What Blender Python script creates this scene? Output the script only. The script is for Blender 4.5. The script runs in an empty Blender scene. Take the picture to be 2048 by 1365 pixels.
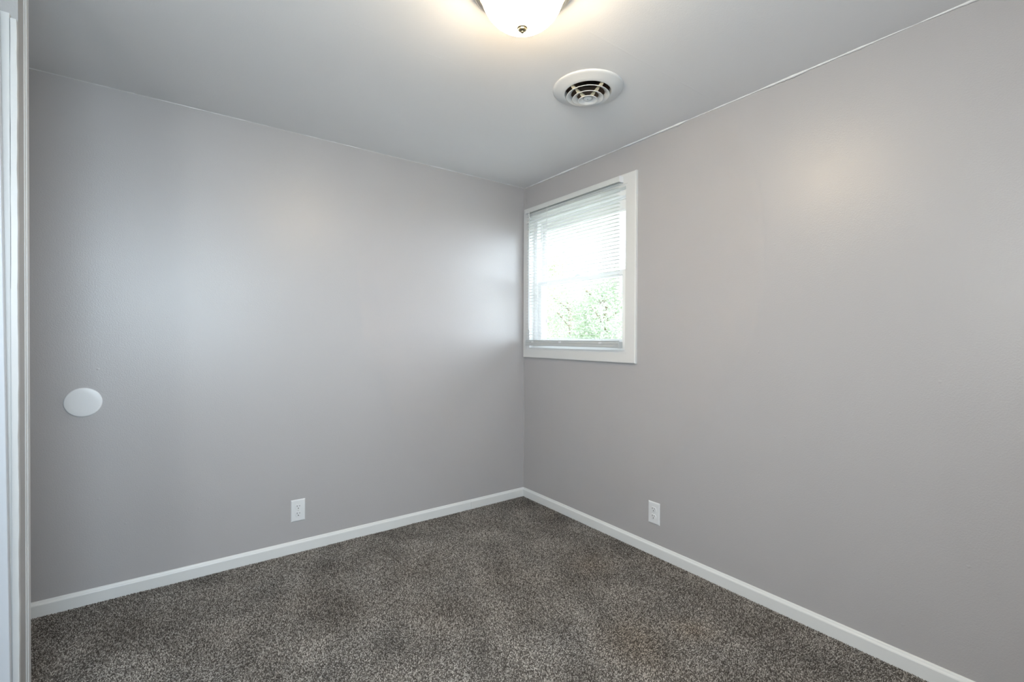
import bpy, bmesh, math, random
import numpy as np
from mathutils import Vector, Matrix

C = bpy.context.scene.collection
PI = math.pi
H = 2.28            # ceiling height; room corner (far) is the origin, room lies towards -x, -y

# ------------------------------------------------------------------ camera
F_PX, YAW, PITCH, ROLL = 927.935, 0.630344, 0.0076187, 0.0041018
CAM = Vector((-2.105817, -2.733445, 1.174477))
fwd = Vector((math.sin(YAW) * math.cos(PITCH), math.cos(YAW) * math.cos(PITCH), -math.sin(PITCH)))
rgt = Vector((math.cos(YAW), -math.sin(YAW), 0))
up = rgt.cross(fwd)
r2 = rgt * math.cos(ROLL) + up * math.sin(ROLL)
u2 = -rgt * math.sin(ROLL) + up * math.cos(ROLL)
cd = bpy.data.cameras.new('camera'); cam = bpy.data.objects.new('camera', cd); C.objects.link(cam)
cd.sensor_width = 36; cd.lens = F_PX / 2048 * 36; cd.clip_start = 0.02; cd.clip_end = 200
m = Matrix((r2, u2, -fwd)).transposed().to_4x4(); m.translation = CAM
cam.matrix_world = m
bpy.context.scene.camera = cam

# ------------------------------------------------------------------ light and exposure
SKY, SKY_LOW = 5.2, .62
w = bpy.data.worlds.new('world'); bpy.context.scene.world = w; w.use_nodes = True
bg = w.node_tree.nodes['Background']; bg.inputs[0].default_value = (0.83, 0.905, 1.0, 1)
# hazy sky: made brighter out of view, front right, to light the back wall; duller opposite
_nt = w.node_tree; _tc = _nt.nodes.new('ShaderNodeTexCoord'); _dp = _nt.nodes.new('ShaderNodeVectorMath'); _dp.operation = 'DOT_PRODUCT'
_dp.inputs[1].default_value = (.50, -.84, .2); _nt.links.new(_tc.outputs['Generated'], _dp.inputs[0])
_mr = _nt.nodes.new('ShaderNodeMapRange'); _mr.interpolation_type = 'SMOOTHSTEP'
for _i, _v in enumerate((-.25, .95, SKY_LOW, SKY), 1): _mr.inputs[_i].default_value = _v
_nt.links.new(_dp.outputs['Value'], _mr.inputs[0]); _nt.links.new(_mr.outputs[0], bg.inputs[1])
sd = bpy.data.lights.new('sun', 'SUN'); sd.energy = 1.6; sd.angle = 0.01; sd.color = (1, .96, .9)
sun = bpy.data.objects.new('sun', sd); C.objects.link(sun)
sun.rotation_euler = Vector((0.55, -0.35, -0.9)).to_track_quat('-Z', 'Y').to_euler()

def area(name, loc, rot, sx, sy, energy, col, portal=False):
    l = bpy.data.lights.new(name, 'AREA'); l.shape = 'RECTANGLE'; l.size = sx; l.size_y = sy
    l.energy = energy; l.color = col
    o = bpy.data.objects.new(name, l); C.objects.link(o); o.location = loc; o.rotation_euler = rot
    if portal: l.cycles.is_portal = True
    return o
# sky light entering through the right and front windows (portals guide the sky's light; the area lamp outside the
# front window is the open sky that window faces)
area('portal', (0.125, -.525, 1.573), (0, PI/2, 0), .97, .92, 1, (1, 1, 1), True)
area('portal', (-2.1, -3.33, 1.573), (PI/2, 0, 0), 1.3, .97, 1, (1, 1, 1), True)
area('daylight_fill', (-2.1, -3.345, 1.573), (PI/2, 0, 0), 1.26, .94, 16, (0.62, 0.81, 1.0))
area('portal', (-3.23, -2.70, 1.573), (0, -PI/2, 0), .97, .70, 1, (1, 1, 1), True)  # portal for the added left window
area('daylight_fill', (-3.245, -2.70, 1.573), (0, -PI/2, 0), 0.94, .66, 19, (1.0, 0.97, 0.95))  # added fill lamp, brightens the near right wall and ceiling

LAMP = 35.0
vs = bpy.context.scene.view_settings
vs.view_transform = 'Standard'; vs.look = 'None'; vs.gamma = 1; vs.use_curve_mapping = False
vs.exposure = 1.5
cy = bpy.context.scene.cycles
cy.use_denoising = True
cy.max_bounces = 12; cy.diffuse_bounces = 8; cy.transparent_max_bounces = 64
cy.sample_clamp_indirect = 4

# ------------------------------------------------------------------ materials
def mat(name, col, rough=.5, metal=0, spec=.5, **kw):
    M = bpy.data.materials.new(name); M.use_nodes = True
    b = M.node_tree.nodes['Principled BSDF']
    b.inputs['Base Color'].default_value = (*col, 1); b.inputs['Roughness'].default_value = rough
    b.inputs['Metallic'].default_value = metal; b.inputs['Specular IOR Level'].default_value = spec
    return M
def N(M, t, **kw):
    n = M.node_tree.nodes.new(t)
    for k, v in kw.items():
        if hasattr(n, k): setattr(n, k, v)
        else: n.inputs[k].default_value = v
    return n
def L(M, a, b): M.node_tree.links.new(a, b)
def mth(M, op, a, b=None, c=None):
    n = M.node_tree.nodes.new('ShaderNodeMath'); n.operation = op
    for i, v in enumerate((a, b, c)):
        if v is None: continue
        if isinstance(v, (int, float)): n.inputs[i].default_value = v
        else: L(M, v, n.inputs[i])
    return n.outputs[0]

def paint(name, col, rough, seams=(), grain=.34, var=.03):
    """rolled wall paint: fine stipple, sparse specks and dents, joints at given positions (axis, value, low, high)"""
    M = mat(name, col, rough); b = M.node_tree.nodes['Principled BSDF']
    tc = N(M, 'ShaderNodeNewGeometry').outputs['Position']
    n1 = N(M, 'ShaderNodeTexNoise'); n1.inputs['Scale'].default_value = 190; n1.inputs['Detail'].default_value = 3
    n2 = N(M, 'ShaderNodeTexNoise'); n2.inputs['Scale'].default_value = 14; n2.inputs['Detail'].default_value = 4
    n3 = N(M, 'ShaderNodeTexNoise'); n3.inputs['Scale'].default_value = 2.2; n3.inputs['Detail'].default_value = 2
    v = N(M, 'ShaderNodeTexVoronoi'); v.inputs['Scale'].default_value = 9
    v.inputs['Randomness'].default_value = 1
    for n in (n1, n2, n3, v): L(M, tc, n.inputs['Vector'])
    # sparse specks: only a few cells, only at their centre
    spk = mth(M, 'SUBTRACT', .055, v.outputs['Distance'])
    spk = mth(M, 'MULTIPLY', mth(M, 'MAXIMUM', spk, 0), 9)
    h = mth(M, 'MULTIPLY_ADD', n1.outputs[0], grain, mth(M, 'MULTIPLY', n2.outputs[0], .15))
    h = mth(M, 'ADD', h, spk)
    sep = N(M, 'ShaderNodeSeparateXYZ'); L(M, tc, sep.inputs[0])
    for ax, val, oax, lo, hi, hgt in seams:
        jit = mth(M, 'MULTIPLY_ADD', n2.outputs[0], .006, val - .003)
        d = mth(M, 'ABSOLUTE', mth(M, 'SUBTRACT', sep.outputs[ax], jit))
        r = mth(M, 'MAXIMUM', mth(M, 'SUBTRACT', 1, mth(M, 'DIVIDE', d, .006)), 0)
        g = mth(M, 'MULTIPLY', mth(M, 'GREATER_THAN', sep.outputs[oax], lo), mth(M, 'LESS_THAN', sep.outputs[oax], hi))
        h = mth(M, 'ADD', h, mth(M, 'MULTIPLY', mth(M, 'MULTIPLY', r, g), hgt))
    bp = N(M, 'ShaderNodeBump'); bp.inputs['Strength'].default_value = .7; bp.inputs['Distance'].default_value = .0022
    L(M, h, bp.inputs['Height']); L(M, bp.outputs[0], b.inputs['Normal'])
    mix = N(M, 'ShaderNodeMix', data_type='RGBA')
    mix.inputs[6].default_value = (*[c * (1 - var) for c in col], 1); mix.inputs[7].default_value = (*[c * (1 + var) for c in col], 1)
    L(M, n3.outputs[0], mix.inputs[0]); L(M, mix.outputs[2], b.inputs['Base Color'])
    L(M, mth(M, 'MULTIPLY_ADD', n2.outputs[0], .06, rough - .03), b.inputs['Roughness'])
    return M

WALLC = (0.425, 0.412, 0.418)
M_wall = paint('wall_paint', WALLC, .36, seams=((1, -.312, 2, 0, 1.03, .35),))
M_ceil = paint('ceiling_paint', (.825, .82, .83), .55, seams=((1, -1.535, 0, -.9, -.1, .3), (1, -1.07, 0, -1.6, -1.1, .2)), grain=.25)
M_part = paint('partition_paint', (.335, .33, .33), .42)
M_trim = mat('trim_white', (.72, .73, .73), .38)
M_mould = mat('moulding_paint', (.50, .505, .51), .4)
M_casing = mat('window_trim_white', (.68, .68, .675), .38)
M_vinyl = mat('vinyl_white', (.86, .86, .865), .35)
M_plast = mat('white_plastic', (.72, .73, .75), .32)
M_dark = mat('slot_dark', (.03, .03, .03), .6)
M_black = mat('duct_dark', (.035, .028, .022), .7)
M_duct = mat('duct_metal', (.16, .11, .08), .5, .4)
M_vent = mat('vent_enamel', (.74, .75, .76), .35)
M_tan = mat('vent_bracket', (.62, .56, .42), .45)
M_nickel = mat('brushed_nickel', (.55, .50, .44), .32, 1)
M_brass = mat('finial_metal', (.42, .36, .25), .35, 1)
M_screw = mat('screw_white', (.6, .61, .63), .3)
M_cord = mat('cord_white', (.8, .8, .8), .6)
M_rail = mat('blind_rail', (.50, .515, .515), .35)
M_bark = mat('bark', (.25, .2, .15), .9)
M_siding = mat('siding', (.7, .7, .68), .7)

# crazed white gloss on the partition's casing
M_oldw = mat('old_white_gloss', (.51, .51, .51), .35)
_n = N(M_oldw, 'ShaderNodeTexNoise'); _n.inputs['Scale'].default_value = 60
_b = N(M_oldw, 'ShaderNodeBump'); _b.inputs['Strength'].default_value = .3; _b.inputs['Distance'].default_value = .001
L(M_oldw, N(M_oldw, 'ShaderNodeNewGeometry').outputs['Position'], _n.inputs['Vector'])
L(M_oldw, _n.outputs[0], _b.inputs['Height']); L(M_oldw, _b.outputs[0], M_oldw.node_tree.nodes['Principled BSDF'].inputs['Normal'])
M_door = mat('door_paint', (.48, .50, .535), .35)

def emit(name, col, s):
    M = bpy.data.materials.new(name); M.use_nodes = True
    b = M.node_tree.nodes['Principled BSDF']
    b.inputs['Base Color'].default_value = (.9, .9, .88, 1); b.inputs['Roughness'].default_value = .3
    b.inputs['Emission Color'].default_value = (*col, 1); b.inputs['Emission Strength'].default_value = s
    return M
M_glow = emit('frosted_glass_lit', (1.0, .79, .52), LAMP)
# the bulbs sit over the middle of the bowl: the glass glows less towards its rim
_s = N(M_glow, 'ShaderNodeSeparateXYZ'); L(M_glow, N(M_glow, 'ShaderNodeTexCoord').outputs['Object'], _s.inputs[0])
_m = N(M_glow, 'ShaderNodeMapRange'); L(M_glow, _s.outputs[2], _m.inputs[0])
for _i, _v in enumerate((-.04, -.125, 4.6, LAMP), 1): _m.inputs[_i].default_value = _v
L(M_glow, _m.outputs[0], M_glow.node_tree.nodes['Principled BSDF'].inputs['Emission Strength'])

# thin window glass
M_glass = bpy.data.materials.new('pane_glass'); M_glass.use_nodes = True
nt = M_glass.node_tree; nt.nodes.clear()
o_ = nt.nodes.new('ShaderNodeOutputMaterial'); tr = nt.nodes.new('ShaderNodeBsdfTransparent'); gl = nt.nodes.new('ShaderNodeBsdfGlossy')
tr.inputs[0].default_value = (.95, .97, .96, 1); gl.inputs['Roughness'].default_value = .02
fr = nt.nodes.new('ShaderNodeLayerWeight'); fr.inputs[0].default_value = .5; pw = nt.nodes.new('ShaderNodeMath'); pw.operation = 'POWER'; pw.inputs[1].default_value = 5
pa = nt.nodes.new('ShaderNodeMath'); pa.operation = 'MULTIPLY_ADD'; pa.inputs[1].default_value = .92; pa.inputs[2].default_value = .04
nt.links.new(fr.outputs['Facing'], pw.inputs[0]); nt.links.new(pw.outputs[0], pa.inputs[0]); mx = nt.nodes.new('ShaderNodeMixShader')
nt.links.new(pa.outputs[0], mx.inputs[0]); nt.links.new(tr.outputs[0], mx.inputs[1]); nt.links.new(gl.outputs[0], mx.inputs[2]); nt.links.new(mx.outputs[0], o_.inputs[0])

def translucent(name, col, tcol, f):
    M = bpy.data.materials.new(name); M.use_nodes = True; nt = M.node_tree
    b = nt.nodes['Principled BSDF']; b.inputs['Base Color'].default_value = (*col, 1); b.inputs['Roughness'].default_value = .4
    t = nt.nodes.new('ShaderNodeBsdfTranslucent'); t.inputs[0].default_value = (*tcol, 1)
    x = nt.nodes.new('ShaderNodeMixShader'); x.inputs[0].default_value = f
    nt.links.new(b.outputs[0], x.inputs[1]); nt.links.new(t.outputs[0], x.inputs[2])
    nt.links.new(x.outputs[0], nt.nodes['Material Output'].inputs[0])
    return M
M_slat = translucent('slat_vinyl', (.82, .825, .82), (.84, .845, .84), .32)
def leafmat(name, a, b_):
    M = translucent(name, a, (a[0] * 1.1, a[1] * 1.1, a[2] * .8), .35)
    n = N(M, 'ShaderNodeTexNoise'); n.inputs['Scale'].default_value = 3
    L(M, N(M, 'ShaderNodeNewGeometry').outputs['Position'], n.inputs['Vector'])
    mx = N(M, 'ShaderNodeMix', data_type='RGBA'); mx.inputs[6].default_value = (*a, 1); mx.inputs[7].default_value = (*b_, 1)
    L(M, n.outputs[0], mx.inputs[0]); L(M, mx.outputs[2], M.node_tree.nodes['Principled BSDF'].inputs['Base Color'])
    return M
M_leafA = leafmat('leaf_a', (.40, .46, .34), (.54, .58, .47))
M_leafB = leafmat('leaf_b', (.42, .50, .42), (.56, .62, .54))
M_grass = leafmat('grass_mat', (.50, .53, .46), (.6, .61, .55))

# carpet yarn: colour per tuft
M_carpet = mat('carpet_yarn', (.2, .18, .16), .95, spec=.1)
_a = N(M_carpet, 'ShaderNodeAttribute'); _a.attribute_name = 'yarn'
L(M_carpet, _a.outputs['Color'], M_carpet.node_tree.nodes['Principled BSDF'].inputs['Base Color'])
M_floor = mat('carpet_backing', (.10, .09, .085), .95, spec=.1)

# ------------------------------------------------------------------ mesh helpers
def link(name, bm, material, parent=None, smooth=False):
    me = bpy.data.meshes.new(name)
    bmesh.ops.recalc_face_normals(bm, faces=bm.faces)
    bm.to_mesh(me); bm.free()
    me.materials.append(material)
    if smooth:
        for p in me.polygons: p.use_smooth = True
    o = bpy.data.objects.new(name, me); C.objects.link(o)
    if parent: o.parent = parent
    return o
def box(bm, x0, x1, y0, y1, z0, z1, bev=0, seg=2):
    r = bmesh.ops.create_cube(bm, size=1)
    for v in r['verts']:
        v.co = Vector(((x0 + x1) / 2 + v.co.x * (x1 - x0), (y0 + y1) / 2 + v.co.y * (y1 - y0), (z0 + z1) / 2 + v.co.z * (z1 - z0)))
    if bev:
        es = {e for v in r['verts'] for e in v.link_edges}
        bmesh.ops.bevel(bm, geom=list(es), offset=bev, segments=seg, affect='EDGES', profile=.5)
    return r['verts']
def lathe(bm, prof, n=64, axis='z', cap=False):
    """revolve (r, h) profile"""
    rings = []
    for r, h in prof:
        ring = []
        if r < 1e-6:
            ring = [bm.verts.new((0, 0, h) if axis == 'z' else (0, h, 0))]
        else:
            for k in range(n):
                a = 2 * PI * k / n
                ring.append(bm.verts.new((r * math.cos(a), r * math.sin(a), h) if axis == 'z' else (r * math.cos(a), h, r * math.sin(a))))
        rings.append(ring)
    for A, B in zip(rings, rings[1:]):
        for k in range(n):
            a0, a1 = A[k % len(A)], A[(k + 1) % len(A)]; b0, b1 = B[k % len(B)], B[(k + 1) % len(B)]
            vs_ = []
            for v in (a0, a1, b1, b0):
                if v not in vs_: vs_.append(v)
            if len(vs_) > 2: bm.faces.new(vs_)
def extrude_profile(bm, prof, mapf, t0, t1):
    """prism of a 2d outline between t0 and t1; mapf(u, v, t) -> co"""
    A = [bm.verts.new(mapf(u, v, t0)) for u, v in prof]; B = [bm.verts.new(mapf(u, v, t1)) for u, v in prof]
    n = len(prof)
    for k in range(n): bm.faces.new((A[k], A[(k + 1) % n], B[(k + 1) % n], B[k]))
    bm.faces.new(A); bm.faces.new(B[::-1])
def tube(bm, p0, p1, r, n=8):
    p0, p1 = Vector(p0), Vector(p1); d = p1 - p0
    q = d.to_track_quat('Z', 'Y')
    A, B = [], []
    for k in range(n):
        a = 2 * PI * k / n; o = q @ Vector((r * math.cos(a), r * math.sin(a), 0))
        A.append(bm.verts.new(p0 + o)); B.append(bm.verts.new(p1 + o))
    for k in range(n): bm.faces.new((A[k], A[(k + 1) % n], B[(k + 1) % n], B[k]))
    bm.faces.new(A[::-1]); bm.faces.new(B)
def tag(o, label, cat, group=None, kind=None):
    o['label'] = label; o['category'] = cat
    if group: o['group'] = group
    if kind: o['kind'] = kind
    return o
def empty(name, loc=(0, 0, 0), rz=0):
    o = bpy.data.objects.new(name, None); C.objects.link(o); o.location = loc; o.rotation_euler = (0, 0, rz)
    o.empty_display_size = .05
    return o

# ------------------------------------------------------------------ room shell
T = .14
XL, YF = -3.10, -3.20        # left and front wall planes
WY0, WY1, WZ0, WZ1 = -.980, -.070, 1.090, 2.056     # right wall window opening
FX0, FX1 = -2.75, -1.45                              # front wall window opening

bm = bmesh.new(); box(bm, XL - T, T, YF - T, T, -.25, -.008)
tag(link('floor', bm, M_floor), 'carpeted floor of the small empty bedroom', 'floor', kind='structure')
bm = bmesh.new(); box(bm, XL - T, -.62 - .099, YF - T, T, H, H + T); box(bm, -.62 + .099, T, YF - T, T, H, H + T)
box(bm, -.719, -.521, YF - T, -1.26 - .099, H, H + T); box(bm, -.719, -.521, -1.26 + .099, T, H, H + T)
tag(link('ceiling', bm, M_ceil), 'plain off-white painted ceiling with faint drywall joints', 'ceiling', kind='structure')
bm = bmesh.new(); box(bm, XL - T, T, 0, T, -.008, H)
tag(link('wall_back', bm, M_wall), 'satin grey wall behind the round white cover plate', 'wall', kind='structure')
bm = bmesh.new()
box(bm, 0, T, YF - T, WY0, -.008, H); box(bm, 0, T, WY1, 0, -.008, H)
box(bm, 0, T, WY0, WY1, -.008, WZ0); box(bm, 0, T, WY0, WY1, WZ1, H)
tag(link('wall_right', bm, M_wall), 'satin grey wall with the small corner window', 'wall', kind='structure')
LY0, LY1 = -3.05, -2.35  # opening for the unseen left window, added for its fill light
bm = bmesh.new(); box(bm, XL - T, XL, YF, LY0, -.008, H); box(bm, XL - T, XL, LY1, 0, -.008, H)
box(bm, XL - T, XL, LY0, LY1, -.008, WZ0); box(bm, XL - T, XL, LY0, LY1, WZ1, H)
tag(link('wall_left', bm, M_wall), 'grey side wall on the left, outside the picture', 'wall', kind='structure')
bm = bmesh.new()
box(bm, XL, FX0, YF - T, YF, -.008, H); box(bm, FX1, 0, YF - T, YF, -.008, H)
box(bm, FX0, FX1, YF - T, YF, -.008, WZ0); box(bm, FX0, FX1, YF - T, YF, WZ1, H)
tag(link('wall_front', bm, M_wall), 'grey front wall behind the camera with a wide window', 'wall', kind='structure')

# partition stub at the left edge, its end face towards the room
PX = -2.4465
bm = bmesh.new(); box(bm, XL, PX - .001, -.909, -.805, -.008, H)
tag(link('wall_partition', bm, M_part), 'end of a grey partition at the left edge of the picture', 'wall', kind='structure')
bm = bmesh.new()
box(bm, PX - .012, PX + .0012, -.853, -.8035, -.005, H - .001, .002)
box(bm, PX - .004, PX + .0035, -.842, -.818, -.005, H - .001, .003, 3)
tag(link('trim_1', bm, M_mould), 'narrow rounded moulding down the partition end', 'trim', kind='structure')
# casing on the partition's front: edge board and a second board with a crack between
random.seed(4)
def wavy_board(bm, x0, x1, y0, y1, z0, z1, amp_l, amp_r, n=70, lean=0):
    rows = []
    for k in range(n + 1):
        z = z0 + (z1 - z0) * k / n
        a = x0 + amp_l * (math.sin(z * 23) + .6 * math.sin(z * 51 + 1)) * .5 + lean * (1 - z)
        b = x1 + amp_r * (math.sin(z * 17 + 2) + .8 * math.sin(z * 61) + .5 * random.uniform(-1, 1)) * .5
        rows.append([bm.verts.new(c) for c in ((a, y0, z), (b - .001, y0, z), (b, y0 + .001, z), (b, y1, z), (a, y1, z))])
    for A, B in zip(rows, rows[1:]):
        for k in range(5): bm.faces.new((A[k], A[(k + 1) % 5], B[(k + 1) % 5], B[k]))
    bm.faces.new(rows[0]); bm.faces.new(rows[-1][::-1])
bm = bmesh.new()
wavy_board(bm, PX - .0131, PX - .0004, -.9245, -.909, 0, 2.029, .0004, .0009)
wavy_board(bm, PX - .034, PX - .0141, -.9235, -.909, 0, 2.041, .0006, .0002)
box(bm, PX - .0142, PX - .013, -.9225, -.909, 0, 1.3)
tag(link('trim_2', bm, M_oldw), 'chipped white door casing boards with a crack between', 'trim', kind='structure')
# door slab beside the casing, sagging slightly
bm = bmesh.new(); box(bm, -.56, 0, -.019, .0, 0, 2.03, .002)
dr = link('door_1', bm, M_door); dr.location = (-2.4575, -.929, .01); dr.rotation_euler = (0, -math.radians(.55), 0)
tag(dr, 'pale blue-white door slab at the extreme left edge', 'door', kind='structure')
bm = bmesh.new(); lathe(bm, [(0, -.06), (.02, -.06), (.026, -.045), (.018, -.03), (.01, -.02), (.01, 0), (.022, 0), (.022, -.005)], 24, 'y')
kn = link('door_handle', bm, M_nickel, dr, True); kn.location = (-.49, -.019, .95)

# baseboards
BB = [(0, -.008), (-.013, -.008), (-.013, .0455), (-.0115, .049), (-.0075, .0525), (-.0055, .0575), (-.003, .0605), (0, .0605)]
bm = bmesh.new()
extrude_profile(bm, BB, lambda u, v, t: (t, u, v), -.4603, 0); extrude_profile(bm, [(u * .97, v - .0002) for u, v in BB], lambda u, v, t: (t, u, v), XL, -.4612)
tag(link('baseboard_back', bm, M_trim), 'white baseboard along the back wall', 'baseboard', kind='structure')
bm = bmesh.new(); extrude_profile(bm, BB, lambda u, v, t: (u, t, v), YF, -.013)
tag(link('baseboard_right', bm, M_trim), 'white baseboard along the window wall', 'baseboard', kind='structure')
bm = bmesh.new(); extrude_profile(bm, BB, lambda u, v, t: (XL - u, t, v), YF, -.95)
tag(link('baseboard_left', bm, M_trim), 'white baseboard along the left wall', 'baseboard', kind='structure')
bm = bmesh.new(); extrude_profile(bm, BB, lambda u, v, t: (t, YF - u, v), XL + .02, -.02)
tag(link('baseboard_front', bm, M_trim), 'white baseboard along the front wall', 'baseboard', kind='structure')

# uneven paint beads where ceiling and walls meet
def bead(name, mapf, t0, t1, base, amp, n, label, mt, seed):
    random.seed(seed); bm = bmesh.new(); rows = []
    ph = [random.uniform(0, 6) for _ in range(3)]
    for k in range(n + 1):
        t = t0 + (t1 - t0) * k / n
        s = base + amp * (.5 * math.sin(t * 9 + ph[0]) + .35 * math.sin(t * 23 + ph[1]) + .25 * math.sin(t * 57 + ph[2]) + .2 * random.uniform(-1, 1))
        s = max(s, .0012)
        pr = [(0, 0), (s, 0), (s * .42, s * .42), (0, s)]
        rows.append([bm.verts.new(mapf(u, v, t)) for u, v in pr])
    for A, B in zip(rows, rows[1:]):
        for j in range(4): bm.faces.new((A[j], A[(j + 1) % 4], B[(j + 1) % 4], B[j]))
    bm.faces.new(rows[0]); bm.faces.new(rows[-1][::-1])
    tag(link(name, bm, mt, None, True), label, 'trim', kind='structure')
bead('trim_3', lambda u, v, t: (t, -u, H - v), XL, 0, .0020, .0020, 260, 'thin uneven paint bead under the ceiling, back wall', M_ceil, 1)
bead('trim_4', lambda u, v, t: (-u, t, H - v), YF, 0, .0060, .0045, 260, 'uneven paint bead under the ceiling, window wall', M_ceil, 2)
bead('trim_5', lambda u, v, t: (-u, -v, t), .06, H, .0045, .0012, 160, 'caulked bead down the room corner', M_wall, 3)

# carpet pile: every tuft a small leaning cone
def carpet():
    rng = np.random.default_rng(7)
    s = .0035
    xs = np.arange(XL + .004, -.0145, s); ys = np.arange(YF + .004, -.0145, s)
    X, Y = np.meshgrid(xs, ys); X = X.ravel(); Y = Y.ravel(); n = len(X)
    keep = ~((X < PX + .008) & (Y > -.945) & (Y < -.797))
    X = X[keep]; Y = Y[keep]; n = len(X)
    X = X + rng.uniform(-.0017, .0017, n); Y = Y + rng.uniform(-.0017, .0017, n)
    X = np.minimum(X, -.0145); Y = np.minimum(Y, -.0145)
    def lown(fx, sd):
        r = np.random.default_rng(sd); o = np.zeros(n)
        for i in range(10):
            a = r.uniform(0, 2 * PI); k = fx * r.uniform(.5, 2.2); o += np.sin(k * (X * math.cos(a) + Y * math.sin(a)) + r.uniform(0, 6))
        return o / math.sqrt(5)
    nap = lown(9, 1); nap2 = lown(9, 2); blot = lown(24, 3) * .7 + lown(9, 5) * .5
    nap = np.tanh(nap * 1.5)
    lx = nap * .0012 + rng.normal(0, .0014, n); ly = nap2 * .0012 + rng.normal(0, .0014, n)
    h = rng.uniform(.0068, .0098, n) + blot * .0006
    r0 = rng.uniform(.0024, .0032, n); th = rng.uniform(0, 2 * PI, n)
    V = np.zeros((n, 4, 3)); z0 = -.0035
    for k in range(3):
        a = th + k * 2 * PI / 3
        V[:, k, 0] = X + r0 * np.cos(a); V[:, k, 1] = Y + r0 * np.sin(a); V[:, k, 2] = z0
    V[:, 3, 0] = X + lx; V[:, 3, 1] = Y + ly; V[:, 3, 2] = z0 + h * .52
    V[..., 0] = np.minimum(V[..., 0], -.0135); V[..., 1] = np.minimum(V[..., 1], -.0135)
    tri = np.array([[0, 1, 3], [1, 2, 3], [2, 0, 3]])
    Fc = (np.arange(n)[:, None, None] * 4 + tri[None]).reshape(-1)
    me = bpy.data.meshes.new('carpet_pile')
    me.vertices.add(n * 4); me.vertices.foreach_set('co', V.reshape(-1).astype(np.float32))
    nf = n * 3
    me.loops.add(nf * 3); me.loops.foreach_set('vertex_index', Fc.astype(np.int32))
    me.polygons.add(nf); me.polygons.foreach_set('loop_start', np.arange(0, nf * 3, 3, dtype=np.int32))
    me.update(calc_edges=True)
    # colours of the yarns: dark brown, taupe, beige flecks; a few warm stained patches
    dark = np.array([.072, .064, .058]); mid = np.array([.175, .162, .149]); light = np.array([.38, .355, .33])
    c = rng.random(n)
    col = np.where((c < .34)[:, None], dark, np.where((c < .72)[:, None], mid, light)) * rng.uniform(.8, 1.2, n)[:, None]
    col *= (1.08 + .11 * blot)[:, None]
    for sx, sy, rr, k in ((-.66, -1.58, .13, .26), (-.35, -1.05, .10, .12), (-.42, -1.66, .07, .2)):
        g = np.exp(-((X - sx) ** 2 + (Y - sy) ** 2) / rr ** 2) * k
        col *= np.stack([1 + g * .45, 1 + g * .12, 1 - g * .25], 1)
    colv = np.ones((n, 4, 4), np.float32); colv[..., :3] = col[:, None, :]
    at = me.attributes.new('yarn', 'FLOAT_COLOR', 'POINT'); at.data.foreach_set('color', colv.reshape(-1))
    me.materials.append(M_carpet)
    o = bpy.data.objects.new('carpet_pile', me); C.objects.link(o)
    tag(o, 'speckled grey-brown frieze carpet covering the floor', 'carpet', kind='stuff')
carpet()

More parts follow.
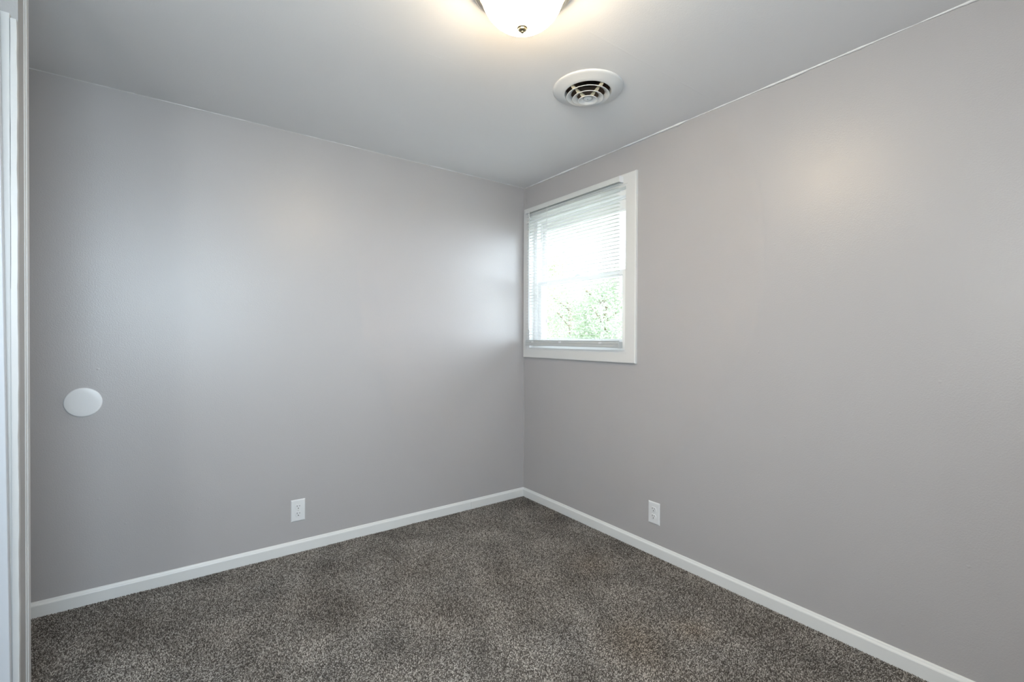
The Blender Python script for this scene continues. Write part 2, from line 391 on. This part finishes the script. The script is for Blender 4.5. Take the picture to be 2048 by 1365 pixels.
# ------------------------------------------------------------------ windows
def window(name, W_, y_h0, y_h1, label, lock=True, wcas=.061):
    """local frame: opening from u=0..W_ along local +x, wall plane y=0, outside towards +y, room towards -y"""
    root = empty(name); tag(root, label, 'window', kind='structure')
    z0, z1 = y_h0, y_h1
    # casing: mitred flat boards with eased outer edge
    bm = bmesh.new()
    prof = [(0, 0), (0, -.0165), (.0015, -.018), (wcas - .006, -.018), (wcas - .002, -.016), (wcas, -.012), (wcas, 0)]   # distance outward from opening, depth
    def frame_ring(bm, prof, closed=True):
        rings = []
        for d, y in prof:
            rings.append([bm.verts.new(c) for c in ((-d, y, z0 - d), (W_ + d, y, z0 - d), (W_ + d, y, z1 + d), (-d, y, z1 + d))])
        m_ = len(rings)
        for k in range(m_):
            A, B = rings[k], rings[(k + 1) % m_]
            for j in range(4): bm.faces.new((A[j], A[(j + 1) % 4], B[(j + 1) % 4], B[j]))
    frame_ring(bm, prof)
    link('casing', bm, M_casing, root)
    bm = bmesh.new()          # jamb lining the opening, .012 thick, to x depth .12
    def ring_box(bm, d0, d1, y0, y1):
        frame_ring(bm, [(-d0, y0), (-d0, y1), (-d1, y1), (-d1, y0)])
    ring_box(bm, 0, .012, -.016, .128)
    link('jamb', bm, M_casing, root)
    bm = bmesh.new()          # vinyl frame
    ring_box(bm, .012, .042, .03, .12); ring_box(bm, .012, .050, .066, .074); ring_box(bm, .012, .048, .098, .12)
    link('frame', bm, M_vinyl, root)
    zm = 1.566
    # upper sash (outer) and lower sash (inner)
    def sash(nm, x0, x1, a, b, yc, st, top, bot):
        bm = bmesh.new()
        y0, y1 = yc - .011, yc + .011
        def rbox(p, q, r, s): box(bm, p, q, y0, y1, r, s, .002, 2)
        rbox(x0, x0 + st, a, b); rbox(x1 - st, x1, a, b)
        rbox(x0 + st - .002, x1 - st + .002, a, a + bot); rbox(x0 + st - .002, x1 - st + .002, b - top, b)
        # glazing bead
        yb0, yb1 = yc - .006, yc + .008; g = .006
        box(bm, x0 + st, x0 + st + g, yb0, yb1, a + bot, b - top); box(bm, x1 - st - g, x1 - st, yb0, yb1, a + bot, b - top)
        box(bm, x0 + st + g, x1 - st - g, yb0, yb1, a + bot, a + bot + g); box(bm, x0 + st + g, x1 - st - g, yb0, yb1, b - top - g, b - top)
        s = link(nm, bm, M_vinyl, root)
        bm = bmesh.new(); box(bm, x0 + st - .001, x1 - st + .001, yc, yc + .003, a + bot - .001, b - top + .001)
        link('pane', bm, M_glass, s)
        return s
    sash('sash', .044, W_ - .044, zm - .016, z1 - .050, .087, .038, .062, .030)
    lo = sash('sash', .044, W_ - .044, z0 + .030, zm + .014, .050, .036, .030, .042)
    if lock:
        bm = bmesh.new(); box(bm, W_ / 2 - .025, W_ / 2 + .025, .036, .062, zm + .013, zm + .022, .003)
        box(bm, W_ / 2 - .006, W_ / 2 + .022, .030, .040, zm + .02, zm + .028, .002)
        link('sash_lock', bm, M_vinyl, lo)
    return root
w1 = window('window_1', WY1 - WY0, WZ0, WZ1, 'small white double-hung window tight in the room corner')
# local +x -> world -y, local +y (outside) -> world +x
w1.location = (0, WY1, 0); w1.rotation_euler = (0, 0, -PI / 2)
w2 = window('window_2', FX1 - FX0, WZ0, WZ1, 'wide white window in the front wall behind the camera')
w2.location = (FX1, YF, 0); w2.rotation_euler = (0, 0, PI)
w3 = window('window_added', LY1 - LY0, WZ0, WZ1, 'narrow white window added in the left side wall for fill light')
w3.location = (XL, LY0, 0); w3.rotation_euler = (0, 0, PI / 2)

# ------------------------------------------------------------------ mini blind
BY0, BY1 = -.952, -.078       # right and left end (world y)
bl = empty('window_blind', (-.034, (BY0 + BY1) / 2, 1.117))
tag(bl, 'white mini blind lowered over the small corner window', 'blind')
def B(name, bm, mt, parent=bl, smooth=False):
    bmesh.ops.translate(bm, verts=bm.verts, vec=-Vector(bl.location))
    return link(name, bm, mt, parent, smooth)
bm = bmesh.new()              # U-shaped head rail with rolled lips
HZ0, HZ1 = 2.069, 2.100
pr = [(-.050, HZ0), (-.050, HZ1 - .002), (-.048, HZ1), (-.020, HZ1), (-.0185, HZ1 - .002), (-.0185, HZ0), (-.022, HZ0 - .002), (-.022, HZ0 + .004), (-.046, HZ0 + .004), (-.046, HZ0 - .002)]
extrude_profile(bm, pr, lambda u, v, t: (u, t, v), BY0 + .006, BY1)
hr = B('headrail', bm, mat('headrail_enamel', (.62, .635, .63), .35))
for y0, y1 in ((BY0 - .001, BY0 + .007), (BY1 - .002, BY1 + .002)):
    bm = bmesh.new(); box(bm, -.0515, -.0184, y0, y1, HZ0 - .004, HZ1 + .001, .003)
    B('end_cap', bm, M_plast, hr)
# slats, gently crowned
NS = 42; ZT, ZB = 2.060, 1.1735
def slat_mesh():
    me_b = bmesh.new(); wd = .0125; th = .0006; n = 6
    t = []; b = []
    for k in range(n + 1):
        x = -wd + 2 * wd * k / n; z = .0016 * (1 - (x / wd) ** 2)
        t.append((x, z)); b.append((x, z - th))
    outl = t + b[::-1]
    extrude_profile(me_b, outl, lambda u, v, q: (u, q, v), BY0 + .019 - bl.location.y, BY1 - .002 - bl.location.y)
    return me_b
s0 = link('slat', slat_mesh(), M_slat, bl)
random.seed(11)
slats = [s0]
for k in range(1, NS):
    s = s0.copy(); C.objects.link(s); s.parent = bl; slats.append(s)
for k, s in enumerate(slats):
    s.location = (0, random.uniform(-.0008, .0008), ZT + (ZB - ZT) * k / (NS - 1) - bl.location.z)
    s.rotation_euler = (random.uniform(-.0006, .0006), math.radians(-3) + random.uniform(-.02, .02), 0)
# stacked slats just above the bottom rail
for k in range(3):
    s = s0.copy(); C.objects.link(s); s.parent = bl; s.location = (0, 0, 1.1515 + .0024 * k - bl.location.z)
bm = bmesh.new()
pr = [(-.046, 1.118), (-.0485, 1.121), (-.0485, 1.134), (-.0470, 1.1355), (-.0470, 1.1375), (-.0485, 1.139), (-.0480, 1.147), (-.046, 1.1495), (-.022, 1.1495), (-.0195, 1.147), (-.0195, 1.121), (-.022, 1.118)]
extrude_profile(bm, pr, lambda u, v, t: (u, t, v), BY0 + .004, BY1)
br = B('bottom_rail', bm, M_rail)
bm = bmesh.new(); box(bm, -.0498, -.0185, BY0 - .001, BY0 + .010, 1.1165, 1.151, .0025)
box(bm, -.0508, -.049, BY0 + .002, BY0 + .006, 1.121, 1.129, .0007); box(bm, -.0508, -.049, BY0 + .002, BY0 + .006, 1.136, 1.146, .0007)
B('end_cap', bm, M_rail, br)
for y in (-.158, -.448, -.805):
    bm = bmesh.new(); box(bm, -.0505, -.048, y - .011, y + .011, 1.139, 1.1505, .002)
    B('cord_button', bm, M_plast, br)
    bm = bmesh.new()
    for x in (-.0475, -.0205):
        tube(bm, (x, y, 1.15), (x, y, 2.07), .0006, 6)
    for k in range(NS):
        z = ZT + (ZB - ZT) * k / (NS - 1) - .0015
        tube(bm, (-.0475, y + .001, z), (-.0205, y + .001, z), .0003, 4)
    B('ladder_cord', bm, M_cord)
bm = bmesh.new(); tube(bm, (-.056, -.125, 2.072), (-.056, -.125, 2.045), .0022); tube(bm, (-.050, -.125, 2.074), (-.057, -.125, 2.074), .0018)
wd_ = B('tilt_wand_hook', bm, M_cord)
bm = bmesh.new(); tube(bm, (-.056, -.125, 2.046), (-.060, -.130, 1.23), .0030, 6); tube(bm, (-.060, -.130, 1.262), (-.060, -.130, 1.228), .0042, 6)
B('tilt_wand', bm, translucent('clear_plastic', (.8, .82, .82), (.9, .9, .9), .5))
bm = bmesh.new(); tube(bm, (-.055, -.318, 2.068), (-.0555, -.319, 1.31), .0008, 6); tube(bm, (-.055, -.324, 2.068), (-.0555, -.323, 1.31), .0008, 6)
lathe_bm = bmesh.new(); lathe(lathe_bm, [(0, .02), (.003, .018), (.0055, -.012), (.004, -.018), (0, -.018)], 12)
bmesh.ops.translate(lathe_bm, verts=lathe_bm.verts, vec=(-.0555, -.321, 1.292))
lc = B('lift_cord', bm, M_cord)
B('tassel', lathe_bm, M_plast, lc, True)

# ------------------------------------------------------------------ outlets
def outlet(loc, rz, label):
    root = empty('wall_outlet', loc, rz); tag(root, label, 'outlet')
    bm = bmesh.new()
    w_, h_ = .0362, .0590
    rows = []
    for d, y in ((0, 0), (0, -.002), (.0012, -.0042), (.0045, -.0058), (.0065, -.006)):
        rows.append([bm.verts.new(c) for c in ((-w_ + d, y, -h_ + d), (w_ - d, y, -h_ + d), (w_ - d, y, h_ - d), (-w_ + d, y, h_ - d))])
    for A, Bq in zip(rows, rows[1:]):
        for k in range(4): bm.faces.new((A[k], A[(k + 1) % 4], Bq[(k + 1) % 4], Bq[k]))
    bm.faces.new(rows[0]); bm.faces.new(rows[-1][::-1])
    link('cover_plate', bm, M_plast, root)
    for zc in (.0195, -.0195):
        bm = bmesh.new(); ol = []
        for k in range(40):      # rounded body flattened top and bottom
            a = 2 * PI * k / 40; x = .0172 * math.cos(a); z = max(-.0138, min(.0138, .0172 * math.sin(a)))
            ol.append((x, z))
        A = [bm.verts.new((x, -.0055, zc + z)) for x, z in ol]; Bq = [bm.verts.new((x, -.0078, zc + z)) for x, z in ol]
        Cq = [bm.verts.new((x * .95, -.0083, zc + z * .95)) for x, z in ol]
        for P, Q in ((A, Bq), (Bq, Cq)):
            for k in range(40): bm.faces.new((P[k], P[(k + 1) % 40], Q[(k + 1) % 40], Q[k]))
        bm.faces.new(Cq); bm.faces.new(A[::-1])
        rc = link('receptacle', bm, M_plast, root)
        bm = bmesh.new()
        box(bm, -.0075, -.0052, -.0086, -.0075, zc + .001, zc + .0098)
        box(bm, .0052, .0072, -.0086, -.0075, zc + .002, zc + .0090)
        link('slot', bm, M_dark, rc)
        bm = bmesh.new(); lathe(bm, [(0, -.0086), (.0026, -.0086), (.0026, -.0075), (0, -.0075)], 16, 'y')
        bmesh.ops.translate(bm, verts=bm.verts, vec=(0, 0, zc - .0068)); link('ground_hole', bm, M_dark, rc)
        # thin shadow groove around the body
    bm = bmesh.new(); lathe(bm, [(0, -.0074), (.002, -.0072), (.0034, -.0062), (.0034, -.0055), (0, -.0055)], 16, 'y')
    link('screw', bm, M_screw, root, True)
outlet((-1.5560, 0, .2245), 0, 'white duplex outlet on the back wall, left of the corner')
outlet((0, -1.1635, .2260), -PI / 2, 'white duplex outlet on the window wall, right of the corner')

# round cover plate
bm = bmesh.new(); lathe(bm, [(0, -.0055), (.040, -.0054), (.0585, -.0050), (.0618, -.0042), (.0632, -.0026), (.0635, 0), (0, 0)], 72, 'y')
cp = link('round_cover_plate', bm, M_plast, None, True); cp.location = (-2.424, 0, .884)
tag(cp, 'round blank white cover plate on the back wall at left', 'cover plate')

# ------------------------------------------------------------------ ceiling vent
VX, VY = -.62, -1.26
vt = empty('ceiling_vent', (VX, VY, H)); tag(vt, 'round white ceiling air diffuser with concentric cone rings', 'vent')
bm = bmesh.new(); lathe(bm, [(.100, 0.0), (.148, 0), (.155, -.001), (.1555, -.004), (.152, -.0075), (.144, -.0095), (.118, -.0175), (.106, -.022), (.1015, -.021), (.0985, -.012), (.097, .004), (.100, .004), (.100, 0)], 96)
link('flange', bm, M_vent, vt, True)
for r, z in ((.0935, -.0347), (.0670, -.0445), (.0420, -.0530)):
    bm = bmesh.new()
    d = .020 if r > .05 else .022
    lathe(bm, [(r, z), (r + .0014, z + .0008), (r + .0006, z + .0022), (r - d * .5, z + d * .30), (r - d, z + d * .66), (r - d - .0006, z + d * .62 - .0010), (r - d * .5, z + d * .22), (r - .0015, z + .0002), (r, z)], 96)
    link('diffuser_ring', bm, M_vent, vt, True)
bm = bmesh.new(); lathe(bm, [(.0045, -.0475), (.0165, -.0470), (.0188, -.0450), (.0180, -.040), (.010, -.036), (.0, -.036)], 48)
lathe(bm, [(0, -.043), (.0045, -.043), (.0045, -.0475)], 24)
hub = link('hub', bm, M_vent, vt, True)
bm = bmesh.new(); lathe(bm, [(0, -.0445), (.004, -.0445), (.004, -.041), (0, -.041)], 16); link('screw', bm, M_dark, hub)
for k in range(4):
    a = math.radians(177 + 90 * k)
    bm = bmesh.new(); c_, s_ = math.cos(a), math.sin(a)
    ring_pts = [(.099, -.006), (.080, -.014), (.055, -.024), (.030, -.033), (.012, -.038)]
    for (ra, za), (rb, zb) in zip(ring_pts, ring_pts[1:]):
        hw = .0045
        q = []
        for r_, z_ in ((ra, za), (rb, zb)):
            for sg in (-1, 1):
                for dz in (0, -.006):
                    q.append(bm.verts.new((r_ * c_ - sg * hw * s_, r_ * s_ + sg * hw * c_, z_ + dz)))
        for f in ((0, 1, 3, 2), (4, 6, 7, 5), (0, 2, 6, 4), (1, 5, 7, 3), (0, 4, 5, 1), (2, 3, 7, 6)): bm.faces.new([q[i] for i in f])
    for rr, zz in ((.0855, -.0205), (.059, -.0305), (.034, -.039)):      # flared feet onto each ring
        q = []
        for r_, z_, hw in ((rr + .010, zz + .006, .003), (rr - .004, zz - .001, .008)):
            for sg in (-1, 1):
                for dz in (0, -.003): q.append(bm.verts.new((r_ * c_ - sg * hw * s_, r_ * s_ + sg * hw * c_, z_ + dz)))
        for f in ((0, 1, 3, 2), (4, 6, 7, 5), (0, 2, 6, 4), (1, 5, 7, 3), (0, 4, 5, 1), (2, 3, 7, 6)): bm.faces.new([q[i] for i in f])
    link('bracket', bm, M_tan, vt)
bm = bmesh.new(); lathe(bm, [(.0985, -.004), (.0985, .16), (.0, .16), (0, .161), (.0995, .161), (.0995, -.004), (.0985, -.004)], 64)
link('duct_boot', bm, M_duct, vt, True)
bm = bmesh.new()
for k in range(5):
    y = -.07 + .035 * k; box(bm, -.085, .085, y - .012, y + .012, .06 + .004 * (k % 2), .0615 + .004 * (k % 2))
link('damper', bm, M_black, vt)

# ------------------------------------------------------------------ ceiling lamp
LX, LY, LZ = -1.230, -1.581, 2.250
lp = empty('ceiling_lamp', (LX, LY, H)); tag(lp, 'lit flush ceiling lamp with frosted dome and nickel rim', 'lamp')
bm = bmesh.new(); lathe(bm, [(0, 0), (.150, 0), (.158, -.004), (.1585, -.012), (.155, -.018), (.157, -.024), (.1545, -.033), (.147, -.039), (.138, -.041), (.1325, -.039), (.1325, -.030), (.0, -.030)], 96)
link('base_pan', bm, M_nickel, lp, True)
bm = bmesh.new(); pr = []
for k in range(25):
    a = PI / 2 * k / 24; pr.append((.1305 * math.cos(a), LZ - H - .1145 * math.sin(a)))
lathe(bm, [(.129, -.030)] + pr[:-1] + [(0, pr[-1][1])], 96)
link('glass_dome', bm, M_glow, lp, True)
bm = bmesh.new(); zb = LZ - H - .1145
lathe(bm, [(0, zb + .004), (.0155, zb + .003), (.0170, zb), (.0165, zb - .0025), (.0135, zb - .0035), (.0130, zb - .0045), (.0125, zb - .0075), (.0085, zb - .0105), (.0060, zb - .0110), (.0055, zb - .0140), (.0035, zb - .0160), (0, zb - .0165)], 40)
link('finial', bm, M_brass, lp, True)

# ------------------------------------------------------------------ outside
bm = bmesh.new(); box(bm, -14, 30, -20, 30, -.75, -.6)
tag(link('ground', bm, M_grass), 'sunny pale lawn outside the window', 'ground', kind='structure')
def tree(x, y, h, cr, seed, mt, label, n=17000, low=.25, leaf=.030):
    rng = np.random.default_rng(seed); root = empty('tree', (x, y, -.6)); tag(root, label, 'tree', 'trees beyond the window')
    random.seed(seed); bm = bmesh.new()
    tube(bm, (0, 0, -.05), (.05, .03, h * .45), .09, 10); tube(bm, (.05, .03, h * .44), (0, .1, h * .8), .05, 8)
    for k in range(7):
        a = k * 2.4; z = h * (.3 + .07 * k); tube(bm, (.03, .03, z), (cr * .6 * math.cos(a), cr * .6 * math.sin(a), z + h * .14), .025, 6)
    link('trunk', bm, M_bark, root)
    # leaves gathered in clumps
    nc = 46; cl = rng.normal(0, 1, (nc, 3)); cl /= np.linalg.norm(cl, axis=1)[:, None]; cl *= rng.uniform(.35, 1, nc)[:, None] ** .5
    cl[:, :2] *= cr * .85; cl[:, 2] = h * (low + (1 - low) * .5) + cl[:, 2] * h * (1 - low) * .45
    idx = rng.integers(0, nc, n); P = cl[idx] + rng.normal(0, 1, (n, 3)) * cr * .17
    U = rng.normal(0, 1, (n, 3)); U /= np.linalg.norm(U, axis=1)[:, None]
    Wv = np.cross(U, rng.normal(0, 1, (n, 3))); Wv /= np.linalg.norm(Wv, axis=1)[:, None]
    s = leaf * rng.uniform(.7, 1.4, n)[:, None]; Nn = np.cross(U, Wv)
    Vv = np.stack([P - U * s, P + Wv * s * .5 + Nn * s * .12, P + U * s, P - Wv * s * .5 + Nn * s * .12], 1)
    me = bpy.data.meshes.new('foliage'); me.from_pydata(Vv.reshape(-1, 3).tolist(), [], [(4 * i, 4 * i + 1, 4 * i + 2, 4 * i + 3) for i in range(n)])
    me.materials.append(mt); o = bpy.data.objects.new('foliage', me); C.objects.link(o); o.parent = root
tree(5.2, 3.9, 3.3, .95, 3, M_leafB, 'dark green tree showing in the lower right pane', low=.12)
tree(4.2, 5.9, 4.6, 1.3, 5, M_leafA, 'pale green tree showing at the left of the panes', low=.1)
tree(8.8, 10.6, 5.6, 1.6, 8, M_leafA, 'hazy pale tree farther back, seen above the meeting rail', low=.1, leaf=.040)
tree(10.4, 5.4, 4.2, 1.4, 9, M_leafA, 'hazy pale tree farther back at the right of the panes', low=.1, leaf=.040)
tree(7.0, 6.9, 3.5, 1.15, 12, M_leafB, 'grey-green bushy tree filling the middle of the lower pane', low=.08)
